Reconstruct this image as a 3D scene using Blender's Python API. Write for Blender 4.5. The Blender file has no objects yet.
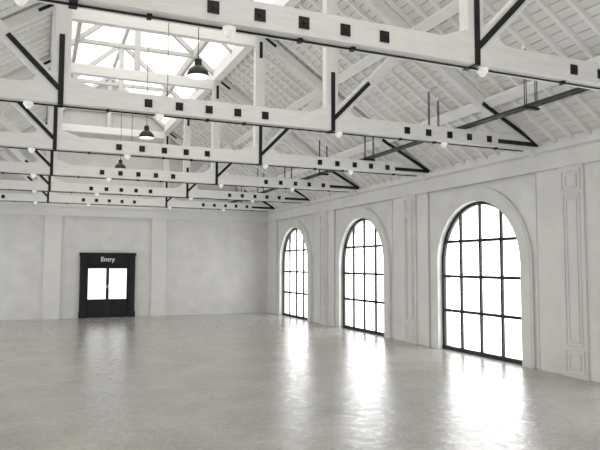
import bpy, bmesh, math
from mathutils import Vector, Matrix

C = bpy.context.scene.collection
PI = math.pi
# ------------------------------------------------------------------ dimensions (metres)
XR_WALL, XL_WALL = 8.90, -4.28
MID = 2.31
Y_BACK, Y_FRONT = 24.295, -8.0
TY1, TS = 5.412, 3.6266
QX = 2.105                      # queen posts, off the centre line
SL = 0.665                      # roof slope
def zc(d):                      # centre line height of principal rafter at distance d from centre
    return 7.22 - SL * (d - 2.10)
CS = 1 / math.hypot(1, SL); SN = SL * CS

# ------------------------------------------------------------------ materials
def new_mat(name):
    m = bpy.data.materials.new(name); m.use_nodes = True
    nt = m.node_tree
    return m, nt, nt.nodes['Principled BSDF']

def noise(nt, scale, detail=4, rough=.6, vec=None, dim=None):
    n = nt.nodes.new('ShaderNodeTexNoise')
    n.inputs['Scale'].default_value = scale
    n.inputs['Detail'].default_value = detail
    n.inputs['Roughness'].default_value = rough
    if vec is not None: nt.links.new(vec, n.inputs['Vector'])
    return n

def ramp(nt, src, stops):
    r = nt.nodes.new('ShaderNodeValToRGB')
    el = r.color_ramp.elements
    while len(el) < len(stops): el.new(.5)
    for e, (p, c) in zip(el, stops):
        e.position = p; e.color = (c[0], c[1], c[2], 1)
    nt.links.new(src, r.inputs[0])
    return r

def coords(nt, scale=(1, 1, 1), rot=(0, 0, 0)):
    g = nt.nodes.new('ShaderNodeNewGeometry')
    mp = nt.nodes.new('ShaderNodeMapping')
    mp.inputs['Scale'].default_value = scale
    mp.inputs['Rotation'].default_value = rot
    nt.links.new(g.outputs['Position'], mp.inputs['Vector'])
    return mp.outputs[0]

def mottled(name, c0, c1, scale, rough=.75, bump=.05, stretch=(1, 1, 1), fine=30):
    m, nt, b = new_mat(name)
    v = coords(nt, stretch)
    n = noise(nt, scale, 6, .65, v)
    r = ramp(nt, n.outputs['Fac'], [(.32, c0), (.68, c1)])
    nt.links.new(r.outputs[0], b.inputs['Base Color'])
    b.inputs['Roughness'].default_value = rough
    if bump:
        n2 = noise(nt, fine, 5, .6, v)
        bp = nt.nodes.new('ShaderNodeBump')
        bp.inputs['Strength'].default_value = bump
        bp.inputs['Distance'].default_value = .02
        nt.links.new(n2.outputs['Fac'], bp.inputs['Height'])
        nt.links.new(bp.outputs[0], b.inputs['Normal'])
    return m

def g(v, w=0.0): return (v, v * (1 - .006 - w), v * (1 - .03 - w * 2))
M_TIMBER = mottled('painted_timber', g(.68), g(.77), 3.0, .6, .12, (1, 6, 6), 14)
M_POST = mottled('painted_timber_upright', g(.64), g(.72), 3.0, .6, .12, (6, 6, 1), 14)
M_RAFTER = mottled('painted_rafter', g(.78), g(.85), 4.0, .65, .08)
M_PLANK = mottled('painted_planks', g(.68), g(.77), 2.2, .7, .12, (2.5, .5, 2.5), 10)
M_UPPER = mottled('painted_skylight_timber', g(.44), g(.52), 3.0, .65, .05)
M_GAP = mottled('board_gap', g(.05), g(.07), 5, .9, 0)
M_PLASTER = mottled('plaster', g(.60), g(.70), 1.3, .85, .12, (1, 1, 1), 9)
M_PLASTER2 = mottled('plaster_back', g(.57), g(.67), 1.6, .85, .12, (1, 1, 1), 9)
M_TRIM = mottled('plaster_trim', g(.60), g(.67), 1.6, .8, .06, (1, 1, 1), 12)
M_BACKTRIM = mottled('plaster_back_trim', g(.63), g(.69), 1.2, .8, .06, (1, 1, 1), 12)
M_IRON = mottled('black_iron', (.006, .006, .007), (.012, .012, .013), 20, .5, .1)
M_FRAME = mottled('window_steel', (.010, .011, .012), (.016, .017, .018), 20, .45, 0)
M_DOOR = mottled('door_paint', (.007, .007, .010), (.011, .011, .016), 8, .42, .05)
M_TRAY = mottled('tray_steel', (.02, .02, .022), (.035, .035, .038), 14, .5, 0)
M_GREY = mottled('grey_cable', (.05, .05, .05), (.06, .06, .06), 14, .6, 0)
for _m in (M_IRON, M_DOOR, M_FRAME, M_TRAY): _m.node_tree.nodes['Principled BSDF'].inputs['Specular IOR Level'].default_value = .22
M_CHROME, _nt, _b = new_mat('brushed_steel')
_b.inputs['Base Color'].default_value = (.75, .75, .75, 1); _b.inputs['Metallic'].default_value = .6
_b.inputs['Roughness'].default_value = .35
M_SHADE, _nt, _b = new_mat('lamp_shade_black')
_b.inputs['Base Color'].default_value = (.012, .012, .013, 1); _b.inputs['Roughness'].default_value = .42; _b.inputs['Specular IOR Level'].default_value = .25
def lit(name, col, e):
    m, nt, b = new_mat(name)
    b.inputs['Base Color'].default_value = (*col, 1); b.inputs['Roughness'].default_value = .4
    b.inputs['Emission Color'].default_value = (*col, 1); b.inputs['Emission Strength'].default_value = e
    return m
M_INNER = lit('lamp_white_enamel', (.95, .95, .93), .9)
M_DOME = lit('opal_glass', (.93, .92, .88), .12)
M_LETTER = lit('sign_lettering', (.8, .8, .82), .05)

def glass(name, tint=(1, 1, 1)):
    m = bpy.data.materials.new(name); m.use_nodes = True
    nt = m.node_tree; nt.nodes.clear()
    out = nt.nodes.new('ShaderNodeOutputMaterial')
    mix = nt.nodes.new('ShaderNodeMixShader')
    tr = nt.nodes.new('ShaderNodeBsdfTransparent'); tr.inputs[0].default_value = (*tint, 1)
    gl = nt.nodes.new('ShaderNodeBsdfGlossy'); gl.inputs['Roughness'].default_value = .03
    fr = nt.nodes.new('ShaderNodeFresnel'); fr.inputs[0].default_value = 1.3
    nt.links.new(fr.outputs[0], mix.inputs[0]); nt.links.new(tr.outputs[0], mix.inputs[1])
    nt.links.new(gl.outputs[0], mix.inputs[2]); nt.links.new(mix.outputs[0], out.inputs[0])
    return m
M_GLASS = glass('clear_glass')
M_DOORGLASS = glass('door_glass', (.55, .55, .55))
M_SKYGLASS = glass('skylight_glass', (.40, .392, .37))

def floor_mat():
    m, nt, b = new_mat('polished_concrete')
    v = coords(nt)
    big = noise(nt, .22, 3, .5, v)
    mid = noise(nt, 1.1, 8, .68, v)
    fine = noise(nt, 14, 6, .7, v)
    mixn = nt.nodes.new('ShaderNodeMath'); mixn.operation = 'MULTIPLY_ADD'
    nt.links.new(mid.outputs['Fac'], mixn.inputs[0]); mixn.inputs[1].default_value = .65
    m2 = nt.nodes.new('ShaderNodeMath'); m2.operation = 'MULTIPLY'; m2.inputs[1].default_value = .35
    nt.links.new(fine.outputs['Fac'], m2.inputs[0]); nt.links.new(m2.outputs[0], mixn.inputs[2])
    r = ramp(nt, mixn.outputs[0], [(.36, (.27, .268, .26)), (.5, (.345, .342, .33)), (.64, (.43, .425, .408))])
    warm = ramp(nt, big.outputs['Fac'], [(.45, (1, 1, 1)), (.62, (1.0, .955, .89))])
    mx = nt.nodes.new('ShaderNodeMix'); mx.data_type = 'RGBA'; mx.blend_type = 'MULTIPLY'
    mx.inputs['Factor'].default_value = 1
    nt.links.new(r.outputs[0], mx.inputs['A']); nt.links.new(warm.outputs[0], mx.inputs['B'])
    nt.links.new(mx.outputs['Result'], b.inputs['Base Color'])
    pat = noise(nt, 7.0, 7, .72, v)
    rr = ramp(nt, pat.outputs['Fac'], [(.38, (.07,) * 3), (.62, (.22,) * 3)])
    nt.links.new(rr.outputs[0], b.inputs['Roughness'])
    b.inputs['IOR'].default_value = 1.37
    cw = ramp(nt, pat.outputs['Fac'], [(.36, (.36,) * 3), (.54, (.0,) * 3)])
    nt.links.new(cw.outputs[0], b.inputs['Coat Weight'])
    b.inputs['Coat Roughness'].default_value = .05; b.inputs['Coat IOR'].default_value = 1.45
    sp = ramp(nt, pat.outputs['Fac'], [(.40, (.52,) * 3), (.60, (.13,) * 3)])
    nt.links.new(sp.outputs[0], b.inputs['Specular IOR Level'])
    # uneven trowelled surface: gentle ripples and small pitting
    n1 = noise(nt, 4.0, 6, .62, v); n2 = noise(nt, 22, 4, .65, v)
    ad = nt.nodes.new('ShaderNodeMath'); ad.operation = 'MULTIPLY_ADD'
    nt.links.new(n2.outputs['Fac'], ad.inputs[0]); ad.inputs[1].default_value = .6
    nt.links.new(n1.outputs['Fac'], ad.inputs[2])
    bp = nt.nodes.new('ShaderNodeBump'); bp.inputs['Strength'].default_value = .8
    bp.inputs['Distance'].default_value = .010
    nt.links.new(ad.outputs[0], bp.inputs['Height'])
    nt.links.new(bp.outputs[0], b.inputs['Normal']); nt.links.new(bp.outputs[0], b.inputs['Coat Normal'])
    return m
M_FLOOR = floor_mat()

# ------------------------------------------------------------------ mesh helpers
def box(bm, x0, x1, y0, y1, z0, z1):
    vs = [bm.verts.new((x, y, z)) for x in (x0, x1) for y in (y0, y1) for z in (z0, z1)]
    for f in ((0, 1, 3, 2), (4, 6, 7, 5), (0, 4, 5, 1), (2, 3, 7, 6), (0, 2, 6, 4), (1, 5, 7, 3)):
        bm.faces.new([vs[i] for i in f])

def prism_xz(bm, pts, y0, y1):
    a = [bm.verts.new((x, y0, z)) for x, z in pts]; b = [bm.verts.new((x, y1, z)) for x, z in pts]
    bm.faces.new(a); bm.faces.new(b[::-1])
    n = len(pts)
    for i in range(n):
        j = (i + 1) % n
        bm.faces.new((a[i], b[i], b[j], a[j]))

def bar_xz(bm, x0, z0, x1, z1, w, y0, y1):
    """straight bar lying in a truss plane, w wide, from y0 to y1"""
    d = Vector((x1 - x0, z1 - z0)).normalized(); n = Vector((-d.y, d.x)) * w / 2
    prism_xz(bm, [(x0 + n.x, z0 + n.y), (x1 + n.x, z1 + n.y), (x1 - n.x, z1 - n.y), (x0 - n.x, z0 - n.y)], y0, y1)

def lathe(bm, prof, cx=0, cy=0, seg=24, cap=True):
    rings = []
    for r, z in prof:
        rings.append([bm.verts.new((cx + r * math.cos(2 * PI * i / seg), cy + r * math.sin(2 * PI * i / seg), z)) for i in range(seg)])
    for a, b in zip(rings, rings[1:]):
        for i in range(seg):
            j = (i + 1) % seg
            bm.faces.new((a[i], a[j], b[j], b[i]))
    if cap:
        bm.faces.new(rings[0][::-1]); bm.faces.new(rings[-1])

def tube(bm, p0, p1, r, seg=8):
    p0, p1 = Vector(p0), Vector(p1); d = (p1 - p0).normalized()
    u = d.orthogonal().normalized(); v = d.cross(u)
    a = [bm.verts.new(p0 + r * (math.cos(2 * PI * i / seg) * u + math.sin(2 * PI * i / seg) * v)) for i in range(seg)]
    b = [bm.verts.new(q.co + (p1 - p0)) for q in a]
    for i in range(seg):
        j = (i + 1) % seg
        bm.faces.new((a[i], a[j], b[j], b[i]))
    bm.faces.new(a[::-1]); bm.faces.new(b)

def obj(name, fn, mat, parent=None, loc=None, bevel=0, smooth=False):
    bm = bmesh.new()
    fn(bm) if callable(fn) else [f(bm) for f in fn]
    bmesh.ops.recalc_face_normals(bm, faces=bm.faces)
    me = bpy.data.meshes.new(name); bm.to_mesh(me); bm.free()
    me.materials.append(mat)
    if smooth:
        for p in me.polygons: p.use_smooth = True
        me.set_sharp_from_angle(angle=math.radians(40))
    o = bpy.data.objects.new(name, me); C.objects.link(o)
    if parent: o.parent = parent
    if loc: o.location = loc
    if bevel:
        m = o.modifiers.new('bevel', 'BEVEL'); m.width = bevel; m.segments = 2; m.limit_method = 'ANGLE'
    return o

def tag(o, label, cat, group=None):
    o['label'] = label; o['category'] = cat
    if group: o['group'] = group
    return o
def struct(o, label=None, cat=None):
    o['kind'] = 'structure'
    if label: o['label'] = label
    if cat: o['category'] = cat
    return o
def empty(name, loc=(0, 0, 0)):
    o = bpy.data.objects.new(name, None); C.objects.link(o); o.location = loc; o.empty_display_size = .2
    return o
def copy_tree(o, parent=None):
    c = o.copy(); C.objects.link(c)
    if parent: c.parent = parent
    for ch in list(o.children): copy_tree(ch, c)
    return c

# ------------------------------------------------------------------ floor
struct(obj('floor', lambda bm: box(bm, XL_WALL - .4, XR_WALL + .4, Y_FRONT - .3, Y_BACK + .3, -.15, 0), M_FLOOR),
       'polished grey concrete floor reflecting the windows', 'floor')

# ------------------------------------------------------------------ side walls with arched windows
WIN_R, SPRING = 1.38, 2.05
PERIOD = 5.27
WC = [10.85, 16.12, 21.39]                     # windows in view
WC_NEAR = [5.58, .31, -4.96]
SEG = 28
def arc(c, r, n=SEG, s=SPRING):
    return [(c + r * math.cos(PI - PI * i / n), s + r * math.sin(PI * i / n)) for i in range(n + 1)]

def side_wall(bm, X, sgn, centres):
    """inner face of the side wall, sgn=+1 right wall / -1 left; outward = +sgn.  Window bays sit 3 cm back."""
    TOP, BAYTOP = 4.80, 3.82
    def P(d, y, z): return bm.verts.new((X + sgn * d, y, z))
    def quad(a, b, c, d): bm.faces.new((a, b, c, d))
    def rect(d, y0, y1, z0, z1):
        if y1 - y0 > 1e-4: quad(P(d, y0, z0), P(d, y1, z0), P(d, y1, z1), P(d, y0, z1))
    REC, DEEP = .035, .34
    cs = sorted(centres); prev = Y_FRONT
    for c in cs:
        b0, b1 = c - 1.80, c + 1.80
        b0c, b1c = max(b0, Y_FRONT), min(b1, Y_BACK)
        rect(0, prev, b0c, 0, TOP)
        rect(0, b0c, b1c, BAYTOP, TOP)
        # bay step
        for y in (b0c, b1c): quad(P(0, y, 0), P(REC, y, 0), P(REC, y, BAYTOP), P(0, y, BAYTOP))
        quad(P(0, b0c, BAYTOP), P(REC, b0c, BAYTOP), P(REC, b1c, BAYTOP), P(0, b1c, BAYTOP))
        rect(REC, b0c, c - WIN_R, 0, BAYTOP); rect(REC, c + WIN_R, b1c, 0, BAYTOP)
        A = arc(c, WIN_R)
        for (ya, za), (yb, zb) in zip(A, A[1:]):
            quad(P(REC, ya, za), P(REC, yb, zb), P(REC, yb, BAYTOP), P(REC, ya, BAYTOP))
            quad(P(REC, ya, za), P(DEEP, ya, za), P(DEEP, yb, zb), P(REC, yb, zb))
        for y in (c - WIN_R, c + WIN_R):
            quad(P(REC, y, 0), P(DEEP, y, 0), P(DEEP, y, SPRING), P(REC, y, SPRING))
        # outer skin so that the wall has a body
        prev = b1c
    rect(0, prev, Y_BACK, 0, TOP)
    bmesh.ops.remove_doubles(bm, verts=bm.verts, dist=1e-5)

struct(obj('wall_right', lambda bm: side_wall(bm, XR_WALL, 1, WC + WC_NEAR), M_PLASTER),
       'pale plaster side wall with tall arched windows', 'wall')
struct(obj('wall_left', lambda bm: side_wall(bm, XL_WALL, -1, WC + WC_NEAR), M_PLASTER),
       'pale plaster side wall on the left, outside the picture', 'wall')

def window(n, X, sgn, c, label):
    w = empty('window_%d' % n, (X, c, 0)); struct(w, label, 'window')
    r = WIN_R; F0, F1 = .085, .15                 # steel frame depth range inside the reveal
    def D(a, b): return (min(sgn * a, sgn * b), max(sgn * a, sgn * b))
    def frame(bm):
        t = .075; x0, x1 = D(F0, F1)
        o = [(-r, .0)] + arc(0, r) + [(r, .0)]
        i = [(-r + t, .09)] + arc(0, r - t) + [(r - t, .09)]
        for k in range(len(o) - 1):
            q = [o[k], o[k + 1], i[k + 1], i[k]]
            a = [bm.verts.new((x0, y, z)) for y, z in q]; b = [bm.verts.new((x1, y, z)) for y, z in q]
            bm.faces.new(a); bm.faces.new(b[::-1])
            for u in (0, 2):
                bm.faces.new((a[u], b[u], b[(u + 1) % 4], a[(u + 1) % 4]))
        box(bm, x0, x1, -r, r, 0, .09)
    obj('window_frame', frame, M_FRAME, w)
    x0, x1 = D(F0 + .005, F1 - .005)
    for k, dy in enumerate((-.675, 0, .675)):
        top = SPRING + math.sqrt((r - .03) ** 2 - dy ** 2)
        obj('mullion', lambda bm: box(bm, x0, x1, dy - .029, dy + .029, .05, top), M_FRAME, w)
    for z in (.93, 1.74, 2.56):
        hw = r - .03 if z < SPRING else math.sqrt((r - .03) ** 2 - (z - SPRING) ** 2)
        obj('transom', lambda bm: box(bm, x0 - .004, x1 + .004, -hw, hw, z - .033, z + .033), M_FRAME, w)
    def pane(bm):
        x = sgn * .12
        bm.faces.new([bm.verts.new((x, y, z)) for y, z in [(-r + .03, .03)] + arc(0, r - .03) + [(r - .03, .03)]])
    obj('glass_pane', pane, M_GLASS, w)
    def surround(bm):
        # raised plaster band round the opening, with a slim outer roll
        for (ri, ro, d0, d1) in ((r, r + .255, -.045, .05), (r + .255, r + .30, -.03, .05)):
            x0, x1 = D(d0, d1)
            o = [(-ro, 0)] + arc(0, ro) + [(ro, 0)]; i = [(-ri, 0)] + arc(0, ri) + [(ri, 0)]
            A = [[bm.verts.new((x, y, z)) for y, z in pl] for x in (x0, x1) for pl in (o, i)]
            n = len(o)
            for k in range(n - 1):
                bm.faces.new((A[0][k], A[0][k + 1], A[1][k + 1], A[1][k]))
                bm.faces.new((A[2][k], A[3][k], A[3][k + 1], A[2][k + 1]))
                bm.faces.new((A[0][k], A[2][k], A[2][k + 1], A[0][k + 1]))
                bm.faces.new((A[1][k], A[1][k + 1], A[3][k + 1], A[3][k]))
    obj('arched_surround', surround, M_TRIM, w)
    return w
wl = ['tall arched black steel window nearest the camera, right side', 'middle one of the three arched black steel windows in the right wall',
      'farthest arched black steel window, next to the back corner']
for i, c in enumerate(WC): window(i + 1, XR_WALL, 1, c, wl[i])
n = 4
for c in WC_NEAR: window(n, XR_WALL, 1, c, 'arched steel window outside the picture, right wall'); n += 1
for c in WC + WC_NEAR: window(n, XL_WALL, -1, c, 'arched steel window outside the picture, left wall'); n += 1

# pilasters with sunk mouldings, cornice and frieze on the side walls
def moulding_frame(bm, X, sgn, yc, hw, z0, z1, t=.026, d0=-.045, d1=-.072):
    x0, x1 = sorted((X + sgn * d0, X + sgn * d1))
    box(bm, x0, x1, yc - hw, yc - hw + t, z0, z1); box(bm, x0, x1, yc + hw - t, yc + hw, z0, z1)
    box(bm, x0, x1, yc - hw + t, yc + hw - t, z0, z0 + t); box(bm, x0, x1, yc - hw + t, yc + hw - t, z1 - t, z1)

trim_n = 1
def trim(fn, mat, label, bevel=0):
    global trim_n
    o = struct(obj('trim_%d' % trim_n, fn, mat, bevel=bevel), label, 'trim'); trim_n += 1
    return o
zone_c = [8.15, 13.42, 18.69]
def pilaster(X, sgn, yc):
    def f(bm):
        x0, x1 = sorted((X, X - sgn * .05))
        box(bm, x0, x1, yc - .27, yc + .27, 0, 3.86)
        for (hw, z0, z1) in ((.215, 3.36, 3.74), (.135, 3.43, 3.67), (.19, .56, 3.31), (.125, .63, 3.24), (.215, .06, .50), (.135, .14, .42)):
            moulding_frame(bm, X, sgn, yc, hw, z0, z1)
    return f
pl = ['panelled plaster pilaster to the right of the nearest window', 'panelled plaster pilaster between the nearest and middle windows',
      'panelled plaster pilaster between the middle and farthest windows']
for yc, L in zip(zone_c, pl): trim(pilaster(XR_WALL, 1, yc), M_TRIM, L)
for yc in (2.855, -2.415): trim(pilaster(XR_WALL, 1, yc), M_TRIM, 'panelled plaster pilaster outside the picture')
for yc in zone_c + [2.855, -2.415]: trim(pilaster(XL_WALL, -1, yc), M_TRIM, 'panelled plaster pilaster on the left wall')
for c, L in zip(WC, ('nearest', 'middle', 'farthest')):
    def bead(bm):
        for y in (c - 1.80, c + 1.80): box(bm, XR_WALL - .022, XR_WALL + .01, y - .016, y + .016, 0, 3.82)
    trim(bead, M_TRIM, 'slim plaster beads bordering the bay of the %s arched window' % L)
for X, sgn, L in ((XR_WALL, 1, 'stepped plaster cornice along the top of the right wall'), (XL_WALL, -1, 'stepped plaster cornice along the left wall')):
    def cor(bm):
        for d, z0, z1 in ((.07, 3.82, 3.915), (.055, 3.915, 4.15), (.085, 4.15, 4.17), (.125, 4.17, 4.285)):
            x0, x1 = sorted((X + sgn * .02, X - sgn * d))
            box(bm, x0, x1, Y_FRONT, Y_BACK, z0, z1)
    trim(cor, M_TRIM, L)

# ------------------------------------------------------------------ back wall and front wall
DX0, DX1, DZ = 1.62, 3.19, 2.02
def gable_pts(z_off=.13):
    o = z_off / CS
    return [(XR_WALL, zc(XR_WALL - MID) + o), (MID + 2.10, zc(2.10) + o), (MID, 9.35), (MID - 2.10, zc(2.10) + o), (XL_WALL, zc(MID - XL_WALL) + o)]
def end_wall(Y, door):
    def f(bm):
        def face(pts): bm.faces.new([bm.verts.new((x, Y, z)) for x, z in pts])
        G = gable_pts()
        if door:
            face([(XL_WALL, 0), (DX0, 0), (DX0, 4.4), (XL_WALL, 4.4)]); face([(DX1, 0), (XR_WALL, 0), (XR_WALL, 4.4), (DX1, 4.4)])
            face([(DX0, DZ), (DX1, DZ), (DX1, 4.4), (DX0, 4.4)])
        else: face([(XL_WALL, 0), (XR_WALL, 0), (XR_WALL, 4.4), (XL_WALL, 4.4)])
        face([(XL_WALL, 4.4), (XR_WALL, 4.4)] + G)
    return f
struct(obj('wall_back', end_wall(Y_BACK, True), M_PLASTER2), 'mottled grey plaster end wall with the black double door', 'wall')
struct(obj('wall_front', end_wall(Y_FRONT, False), M_PLASTER2), 'plaster end wall behind the camera', 'wall')
for x0, x1, L in ((.12, .71, 'flat plaster pilaster left of the black door'), (4.03, 4.60, 'flat plaster pilaster right of the black door'), (-3.9, -3.3, 'flat plaster pilaster on the end wall, outside the picture')):
    trim(lambda bm: box(bm, x0, x1, Y_BACK - .07, Y_BACK, 0, 3.82), M_BACKTRIM, L)
def band(bm):
    box(bm, XL_WALL, XR_WALL, Y_BACK - .10, Y_BACK, 3.82, 4.17); box(bm, XL_WALL, XR_WALL, Y_BACK - .14, Y_BACK, 4.17, 4.30)
trim(band, M_BACKTRIM, 'plain plaster frieze band across the end wall')

# ------------------------------------------------------------------ door
D = empty('door_1', (2.39, Y_BACK, 0)); struct(D, 'black panelled double door with two glass lights and the word Entry above', 'door')
def dframe(bm):
    for s in (-1, 1):
        a, b = sorted((s * .775, s * 1.01)); box(bm, a, b, -.13, .06, 0, 2.32)
        a, b = sorted((s * .79, s * 1.03)); box(bm, a, b, -.16, .0, 0, .22)          # plinth block
        a, b = sorted((s * .84, s * .95)); box(bm, a, b, -.15, -.1, .34, 1.95)       # raised panel
        a, b = sorted((s * .80, s * .99)); box(bm, a, b, -.155, -.1, 2.02, 2.30)     # capital block
    box(bm, -1.01, 1.01, -.12, .06, 2.0, 2.36)
    box(bm, -1.04, 1.04, -.19, 0, 2.36, 2.45); box(bm, -1.02, 1.02, -.165, 0, 2.32, 2.36)
obj('door_frame', dframe, M_DOOR, D, bevel=.006)
sb = obj('sign_board', lambda bm: box(bm, -.55, .55, -.165, -.12, 2.03, 2.32), M_DOOR, D, bevel=.006)
cu = bpy.data.curves.new('entry_text', 'FONT'); cu.body = 'Entry'; cu.size = .235; cu.align_x = 'CENTER'; cu.align_y = 'CENTER'
cu.extrude = .006; cu.offset = .0015
tmp = bpy.data.objects.new('tmp', cu); C.objects.link(tmp); bpy.context.view_layer.update()
me = bpy.data.meshes.new_from_object(tmp.evaluated_get(bpy.context.evaluated_depsgraph_get()))
bpy.data.objects.remove(tmp)
me.materials.clear(); me.materials.append(M_LETTER)
to = bpy.data.objects.new('lettering', me); C.objects.link(to); to.parent = D
to.location = (-.02, -.172, 2.195); to.rotation_euler = (PI / 2, 0, 0); to['label'] = 'white lettering reading Entry'
for s in (-1, 1):
    a, b = sorted((s * .0015, s * .790))
    g0, g1 = sorted((s * .055, s * .705))
    def leaf(bm):
        box(bm, a, g0, -.045, .02, .0, 2.03); box(bm, g1, b, -.045, .02, .0, 2.03)
        box(bm, g0, g1, -.045, .02, .0, .69); box(bm, g0, g1, -.045, .02, 1.85, 2.03)
        box(bm, g0 + .05, g1 - .05, -.06, -.04, .12, .58)
        for z0, z1 in ((.66, .69), (1.85, 1.88)): box(bm, g0, g1, -.055, -.04, z0, z1)
    lf = obj('door_leaf', leaf, M_DOOR, D, bevel=.004)
    obj('glass_pane', lambda bm: box(bm, g0, g1, -.012, -.006, .69, 1.85), M_DOORGLASS, lf)
    def handle(bm):
        h0, h1 = sorted((s * .03, s * .135))
        box(bm, h0, h1, -.105, -.085, 1.15, 1.18); tube(bm, (s * .034, -.045, 1.165), (s * .034, -.1, 1.165), .012)
        box(bm, *sorted((s * .018, s * .05)), -.055, -.045, 1.10, 1.23)
    obj('handle', handle, M_CHROME, lf)

# ------------------------------------------------------------------ roof: boards, common rafters, purlins
def on_slope(side, d, off):
    """world x,z at horizontal distance d from centre of the slope base line, offset outwards by off"""
    return MID + side * (d + off * SN), zc(d) + off * CS
RB, RT, PT = .06, .13, .152          # common rafter bottom/top and board top offsets
D0, D1 = 2.02, 6.75
def boards(bm):
    for side in (1, -1):
        L = (D1 - D0) / CS; n = int(L / .157); st = L / n
        for i in range(n):
            a = D0 + (i * st + .007) * CS; b = D0 + ((i + 1) * st - .007) * CS
            p = [on_slope(side, a, RT), on_slope(side, b, RT), on_slope(side, b, PT), on_slope(side, a, PT)]
            prism_xz(bm, p, Y_FRONT, Y_BACK + .02)
struct(obj('ceiling', boards, M_PLANK), 'white boarded underside of the pitched roof', 'ceiling')
def deck(bm):
    for side in (1, -1):
        p = [on_slope(side, D0, PT + .015), on_slope(side, D1, PT + .015), on_slope(side, D1, PT + .07), on_slope(side, D0, PT + .07)]
        prism_xz(bm, p, Y_FRONT - .1, Y_BACK + .1)
dk = obj('roof_deck', deck, M_GAP, bpy.data.objects['ceiling']); 

def rafter_mesh(side):
    def f(bm):
        p = [on_slope(side, 2.22, RB), on_slope(side, 6.66, RB), on_slope(side, 6.66, RT), on_slope(side, 2.22, RT)]
        prism_xz(bm, p, -.031, .031)
    return f
for side, nm, gp in ((1, 'white common rafter running down the right roof slope under the boards', 'common rafters of the right roof slope'),
                     (-1, 'white common rafter running down the left roof slope under the boards', 'common rafters of the left roof slope')):
    r0 = None; y = 8.51 - .3886 * 10
    while y < Y_BACK - .1:
        if r0 is None: r0 = obj('common_rafter', rafter_mesh(side), M_RAFTER, loc=(0, y, 0)); o = r0
        else: o = r0.copy(); C.objects.link(o); o.location.y = y
        tag(o, nm, 'rafter', gp); y += .3886

def purlin(side, d, off0, off1, w, name, label, y0=Y_FRONT + .05, y1=Y_BACK - .01):
    def f(bm):
        p = [on_slope(side, d - w / 2, off0), on_slope(side, d + w / 2, off0), on_slope(side, d + w / 2, off1), on_slope(side, d - w / 2, off1)]
        prism_xz(bm, p, y0, y1)
    return tag(obj(name, f, M_RAFTER, bevel=.006), label, 'purlin')
for side, sn in ((1, 'right'), (-1, 'left')):
    purlin(side, 5.36, -.045, .058, .15, 'roof_purlin', 'lower white roof purlin on the %s slope, nearest the side wall' % sn)
    purlin(side, 3.72, -.045, .058, .15, 'roof_purlin', 'upper white roof purlin on the %s slope, above the diagonal struts' % sn)
    x = MID + side * 2.105
    tag(obj('edge_beam', lambda bm: box(bm, x - .11, x + .11, Y_FRONT + .05, Y_BACK - .01, 7.13, 7.45), M_RAFTER, bevel=.006),
        'white edge beam along the %s side of the skylight on the post heads' % sn, 'beam')

# ------------------------------------------------------------------ skylight over the middle
GS = (9.12 - 7.30) / 2.105                 # pitch of glazing
def gz(d): return 9.12 - GS * d            # centre line of the upper rafters
SKX = 2.24
sky = empty('skylight', (SKX, 8, 9.2)); tag(sky, 'long gabled glass skylight along the middle of the roof', 'skylight')
SY0, SY1 = Y_FRONT + .05 - 8, Y_BACK - .01 - 8
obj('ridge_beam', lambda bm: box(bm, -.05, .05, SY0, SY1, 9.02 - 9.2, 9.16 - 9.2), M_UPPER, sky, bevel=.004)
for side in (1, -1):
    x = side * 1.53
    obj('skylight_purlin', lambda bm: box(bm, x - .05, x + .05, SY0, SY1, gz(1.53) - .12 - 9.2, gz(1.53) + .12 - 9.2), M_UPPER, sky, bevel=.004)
gl_ = math.hypot(1, GS)
for side in (1, -1):
    def pane(bm):
        nx, nz = side * GS / gl_ * .13, 1 / gl_ * .13
        p = [(nx, gz(0) + nz - 9.2 + .0), (side * 2.3 + nx, gz(2.3) + nz - 9.2)]
        p[0] = (0, gz(0) + .13 * gl_ - 9.2)
        a = [bm.verts.new((px, yy - 8, pz)) for px, pz in p for yy in (Y_FRONT, Y_BACK + .05)]
        bm.faces.new((a[0], a[1], a[3], a[2]))
    obj('glass_slope', pane, M_SKYGLASS, sky)
    k = -1
    while TY1 + (k + .5) * TS < Y_BACK - 3:
        yb = TY1 + (k + .5) * TS
        def bar(bm):
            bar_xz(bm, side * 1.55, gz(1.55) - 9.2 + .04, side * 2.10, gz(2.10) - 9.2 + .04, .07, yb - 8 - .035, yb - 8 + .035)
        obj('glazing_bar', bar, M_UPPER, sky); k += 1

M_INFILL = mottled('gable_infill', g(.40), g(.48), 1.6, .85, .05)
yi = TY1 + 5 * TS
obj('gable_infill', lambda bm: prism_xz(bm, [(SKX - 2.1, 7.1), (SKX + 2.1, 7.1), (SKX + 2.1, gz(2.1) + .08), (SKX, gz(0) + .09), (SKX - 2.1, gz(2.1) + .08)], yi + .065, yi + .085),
    M_INFILL, bpy.data.objects['wall_back'])
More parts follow.
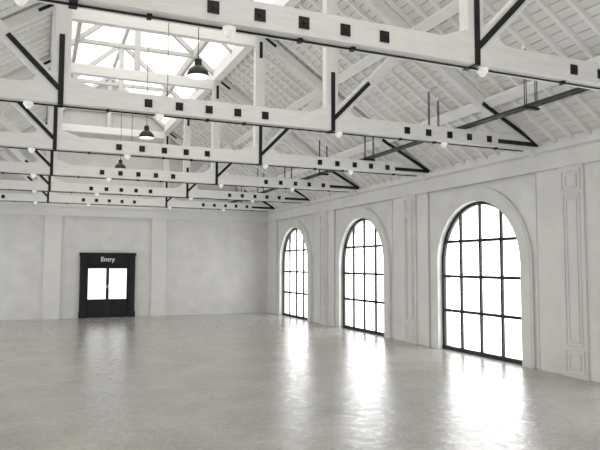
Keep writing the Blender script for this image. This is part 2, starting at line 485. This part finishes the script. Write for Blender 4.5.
# ------------------------------------------------------------------ trusses
def truss(Y, label):
    t = empty('roof_truss', (MID, Y, 4.24)); tag(t, label, 'truss', 'white timber roof trusses')
    def P(nm, f, m, bev=.006):
        def f2(bm):
            f(bm)
            bmesh.ops.translate(bm, verts=bm.verts, vec=(0, 0, -4.24))
        return obj(nm, f2, m, t, bevel=bev)
    F = -.10                                    # front face of the timbers
    HW = XR_WALL - MID
    # tie beam with haunches beside the queen posts
    def tie(bm):
        z0, z1 = 4.24, 4.50; pts = [(-HW, z0), (HW, z0), (HW, z1)]
        for s in (1, -1):
            h = [(2.62, z1), (2.46, 4.53), (2.42, 4.64), (2.2, 4.66), (2.0, 4.66), (1.98, 4.62), (1.65, z1)]
            pts += [(s * x, z) for x, z in (h if s == 1 else h[::-1])]
        pts += [(-HW, z1)]
        prism_xz(bm, pts, F, .12)
    P('tie_beam', tie, M_TIMBER)
    for s in (1, -1):
        q = s * (QX - .03 if s == 1 else QX)
        q = s * 2.095
        P('queen_post', lambda bm: box(bm, q - .11, q + .11, F + .001, .05, 4.6, 7.16), M_POST)
    P('straining_beam', lambda bm: box(bm, -2.1, 2.1, F + .01, .08, 6.88, 7.14), M_TIMBER)
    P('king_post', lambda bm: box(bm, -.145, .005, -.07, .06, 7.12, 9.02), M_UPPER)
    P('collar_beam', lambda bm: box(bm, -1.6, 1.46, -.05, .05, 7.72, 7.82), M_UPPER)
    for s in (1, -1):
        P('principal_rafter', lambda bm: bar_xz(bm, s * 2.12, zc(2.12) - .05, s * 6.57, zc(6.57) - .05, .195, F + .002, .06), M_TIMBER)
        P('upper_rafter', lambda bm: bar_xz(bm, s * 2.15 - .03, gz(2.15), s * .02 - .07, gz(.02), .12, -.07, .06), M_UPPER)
        P('strut', lambda bm: bar_xz(bm, s * 2.13, 4.44, s * 3.68, 5.96, .17, F + .004, .04), M_TIMBER)
        # iron straps on the front face
        f0, f1 = F - .014, F + .003
        def st(nm, f): P(nm, f, M_IRON, .003)
        q = s * 2.11
        def bottom(bm):
            box(bm, q - .036, q + .036, f0, f1, 4.226, 5.22)
            box(bm, q - .036, q + .036, f0, .115, 4.224, 4.238)
            for z in (4.32, 4.75, 5.1): lathe_y(bm, q, f0, z)
        def lathe_y(bm, x, y, z): tube(bm, (x, y - .012, z), (x, y + .005, z), .016, 6)
        st('iron_strap', bottom)
        st('iron_strap', lambda bm: box(bm, q - .036, q + .036, f0, f1, 6.62, 6.99))
        st('iron_strap', lambda bm: bar_xz(bm, s * 2.21, 7.10, s * 2.47, 6.93, .062, f0, f1))
        st('iron_strap', lambda bm: bar_xz(bm, s * 2.13, 4.44, s * 2.80, 5.12, .068, f0 - .002, f1))
        st('iron_strap', lambda bm: box(bm, *sorted((s * 5.58, s * 6.575)), f0, f1, 4.305, 4.385))
        st('iron_strap', lambda bm: bar_xz(bm, s * 5.23, 5.03, s * 6.56, 4.345, .075, f0 - .002, f1))
    for xs in ([-.91, -.455, 0, .455, .91], [3.56, 4.01, 4.47, 4.91, 5.37], [-3.56, -4.01, -4.47, -4.91, -5.37]):
        for x in xs:
            def plate(bm):
                box(bm, x - .056, x + .056, F - .012, F + .002, 4.305, 4.425)
                tube(bm, (x, F - .028, 4.365), (x, F - .01, 4.365), .017, 6)
            P('bolt_plate', plate, M_IRON, .003)
    return t
TL = ['white timber roof truss nearest the camera, with the largest tie beam',
      'second white timber roof truss from the camera',
      'third white timber roof truss from the camera',
      'fourth white timber roof truss from the camera',
      'fifth white timber roof truss from the camera, next to last before the end wall',
      'farthest white timber roof truss, just in front of the end wall']
t0 = truss(TY1, TL[0])
for k in range(1, 6):
    t = copy_tree(t0); t.location.y = TY1 + k * TS; t['label'] = TL[k]

ordn = ['nearest', 'second', 'third', 'fourth', 'fifth', 'farthest']
# conduits under the tie beams
def conduit():
    t = empty('conduit', (MID, TY1, 4.24))
    obj('pipe', lambda bm: tube(bm, (-6.3, 0, -.02), (6.27, 0, -.02), .0125), M_IRON, t, smooth=True)
    for x in (-4.7, -3.2, -1.47, 0, .59, 3.48, 4.20, 5.6):
        obj('clamp', lambda bm: [box(bm, x - .022, x + .022, -.035, .035, -.04, 0)], M_IRON, t, bevel=.003)
    return t
c0 = conduit()
for k in range(6):
    t = c0 if k == 0 else copy_tree(c0); t.location.y = TY1 + k * TS
    tag(t, 'black conduit clipped beneath the tie beam of the %s truss' % ordn[k], 'conduit', 'conduits under the tie beams')

# small white ceiling lights beneath the beams
def ceil_light():
    t = empty('ceiling_light')
    obj('base', lambda bm: lathe(bm, [(.050, 0), (.064, -.004), (.066, -.042), (.06, -.047)], seg=28), M_DOME, t, smooth=True)
    obj('dome', lambda bm: lathe(bm, [(.052, -.044), (.049, -.060), (.038, -.078), (.030, -.086), (.028, -.094), (.012, -.098)], seg=28), M_DOME, t, smooth=True)
    return t
l0 = ceil_light(); first = True
where = {-.21: 'left of the left-hand post', 1.58: 'left of the hall centre line', 4.57: 'just right of the right-hand post', 6.72: 'toward the right wall'}
for k in range(6):
    for x, wd in where.items():
        if k == 0 and x == 6.72: pass
        t = l0 if first else copy_tree(l0); first = False
        t.location = (x, TY1 + k * TS, 4.241)
        tag(t, 'small white dome light under the %s truss, %s' % (ordn[k], wd), 'light', 'dome lights beneath the tie beams')

# pendants
def pendant():
    t = empty('pendant_lamp')                   # origin at the rim
    obj('lamp_shade', lambda bm: lathe(bm, [(.177, .004), (.18, .0), (.184, .006), (.178, .05), (.155, .105), (.11, .155), (.066, .18), (.063, .185)], seg=40, cap=False), M_SHADE, t, smooth=True)
    obj('lamp_holder', lambda bm: lathe(bm, [(.063, .17), (.060, .285), (.045, .30), (.012, .31), (.010, .35)], seg=28), M_SHADE, t, smooth=True)
    obj('reflector', lambda bm: lathe(bm, [(.177, .002), (.170, .05), (.147, .1), (.10, .148), (.02, .160)], seg=40), M_INNER, t, smooth=True)
    b = obj('bulb', lambda bm: lathe(bm, [(.02, .15), (.03, .12), (.05, .08), (.052, .06), (.04, .035), (.015, .022)], seg=20), M_INNER, t, smooth=True)
    obj('cable', lambda bm: tube(bm, (0, 0, .34), (0, 0, 9.03 - 5.08), .0075, 6), M_GREY, t)
    return t
p0 = pendant()
PLB = ['black dome pendant lamp nearest the camera, cut off by the top edge of the photo', 'black dome pendant lamp, the large one hanging clearly below the skylight',
       'black dome pendant lamp third from the camera, mostly behind the second truss beam', 'black dome pendant lamp hanging between the second and third tie beams',
       'black dome pendant lamp hidden behind the third truss beam with its cable showing above', 'smallest black dome pendant lamp, just above the fourth tie beam']
for k in range(6):
    t = p0 if k == 0 else copy_tree(p0); t.location = (MID, 7.057 + 2.633 * k, 5.095)
    tag(t, PLB[k], 'lamp', 'black dome pendant lamps in a row')

# cable tray and its hangers
tr = empty('cable_tray', (7.16, 8, 4.53)); tag(tr, 'long black cable tray running along the hall near the right roof slope', 'cable tray')
for s in (-1, 1):
    obj('side_rail', lambda bm: box(bm, s * .07 - .006, s * .07 + .006, Y_FRONT + .1 - 8, Y_BACK - .1 - 8, 0, .045), M_TRAY, tr)
def slats(bm):
    y = Y_FRONT + .2
    while y < Y_BACK - .2:
        box(bm, -.066, -.02, y - 8, y - 8 + .24, .0, .008); box(bm, .02, .066, y - 8, y - 8 + .24, 0, .008)
        box(bm, -.066, .066, y - 8 + .24, y - 8 + .30, 0, .008); y += .30
obj('slotted_base', slats, M_TRAY, tr)
obj('cable_bundle', lambda bm: [tube(bm, (x, Y_FRONT + .2 - 8, z), (x, Y_BACK - .2 - 8, z), r) for x, z, r in ((-.045, .024, .012), (.045, .026, .013))], M_IRON, tr)
def hanger():
    t = empty('tray_hanger')
    for s in (-1, 1):
        for dy in (-.02, .02):
            x = s * .112; ztop = zc(7.16 + x - MID) + RB / CS - 4.53 - .07
            obj('rod', lambda bm: tube(bm, (x, dy, -.04), (x, dy, ztop), .009, 6), M_IRON, t)
    for s in (-1, 1):
        x = s * .112; zt = zc(7.16 + x - MID) + RB / CS - 4.53
        obj('roof_mount', lambda bm: box(bm, x - .022, x + .022, -.035, .035, zt - .08, zt - .012), M_RAFTER, t)
    obj('crossbar', lambda bm: box(bm, -.15, .15, -.035, .035, -.035, -.002), M_IRON, t)
    return t
h0 = hanger(); Yh = [7.34, 9.95, 12.54, 15.1, 17.7, 20.3, 22.9]
HL = ['nearest in view', 'second from the camera', 'third from the camera', 'fourth from the camera', 'fifth from the camera', 'sixth from the camera', 'farthest, close to the end wall']
for k, y in enumerate(Yh):
    t = h0 if k == 0 else copy_tree(h0); t.location = (7.16, y, 4.53)
    tag(t, 'black rod hanger carrying the cable tray from the roof, ' + HL[k], 'hanger', 'hangers of the cable tray')

# ------------------------------------------------------------------ daylight
w = bpy.data.worlds.new('World'); bpy.context.scene.world = w; w.use_nodes = True
nt = w.node_tree; bg = nt.nodes['Background']
tc = nt.nodes.new('ShaderNodeTexCoord'); sx = nt.nodes.new('ShaderNodeSeparateXYZ')
nt.links.new(tc.outputs['Generated'], sx.inputs[0])
rp = nt.nodes.new('ShaderNodeValToRGB')
e = rp.color_ramp.elements
e[0].position = 0.0; e[0].color = (.97, .98, 1, 1)
e[1].position = .8; e[1].color = (1.0, .975, .93, 1)
nt.links.new(sx.outputs['Z'], rp.inputs[0]); nt.links.new(rp.outputs[0], bg.inputs[0])
bg.inputs[1].default_value = 4.6

def portal(loc, rot, sx_, sy_):
    l = bpy.data.lights.new('daylight_portal', 'AREA'); l.shape = 'RECTANGLE'; l.size = sx_; l.size_y = sy_
    l.cycles.is_portal = True
    o = bpy.data.objects.new('daylight_portal', l); C.objects.link(o); o.location = loc; o.rotation_euler = rot
for c in WC + WC_NEAR:
    portal((XR_WALL + .30, c, 1.72), (0, PI / 2, 0), 3.44, 2.76)
    portal((XL_WALL - .30, c, 1.72), (0, -PI / 2, 0), 3.44, 2.76)
ang = math.atan(GS); L = 2.3 * gl_
for side in (1, -1):
    portal((MID + side * (1.15 + .2), (Y_FRONT + Y_BACK) / 2, gz(1.15) + .25), (0, side * ang, 0), L, Y_BACK - Y_FRONT)

# ------------------------------------------------------------------ camera
f, yaw, pitch, roll = 606.275, .404285, .065933, .002177
Fv = Vector((math.sin(yaw) * math.cos(pitch), math.cos(yaw) * math.cos(pitch), math.sin(pitch)))
R0 = Vector((math.cos(yaw), -math.sin(yaw), 0)); U0 = R0.cross(Fv)
c_, s_ = math.cos(roll), math.sin(roll)
Rv = c_ * R0 + s_ * U0; Uv = -s_ * R0 + c_ * U0
cd = bpy.data.cameras.new('camera'); cam = bpy.data.objects.new('camera', cd); C.objects.link(cam)
cam.matrix_world = Matrix(((Rv.x, Uv.x, -Fv.x, 0), (Rv.y, Uv.y, -Fv.y, 0), (Rv.z, Uv.z, -Fv.z, 2.0), (0, 0, 0, 1)))
cd.sensor_width = 36; cd.lens = f / 600 * 36; cd.clip_end = 200; cd.clip_start = .05
S = bpy.context.scene; S.camera = cam
S.view_settings.view_transform = 'Standard'; S.view_settings.look = 'None'
S.view_settings.exposure = 0.37; S.view_settings.gamma = 1.1
S.cycles.max_bounces = 12; S.cycles.diffuse_bounces = 7; S.cycles.glossy_bounces = 4; S.cycles.transparent_max_bounces = 12
S.cycles.caustics_reflective = False; S.cycles.sample_clamp_indirect = 8
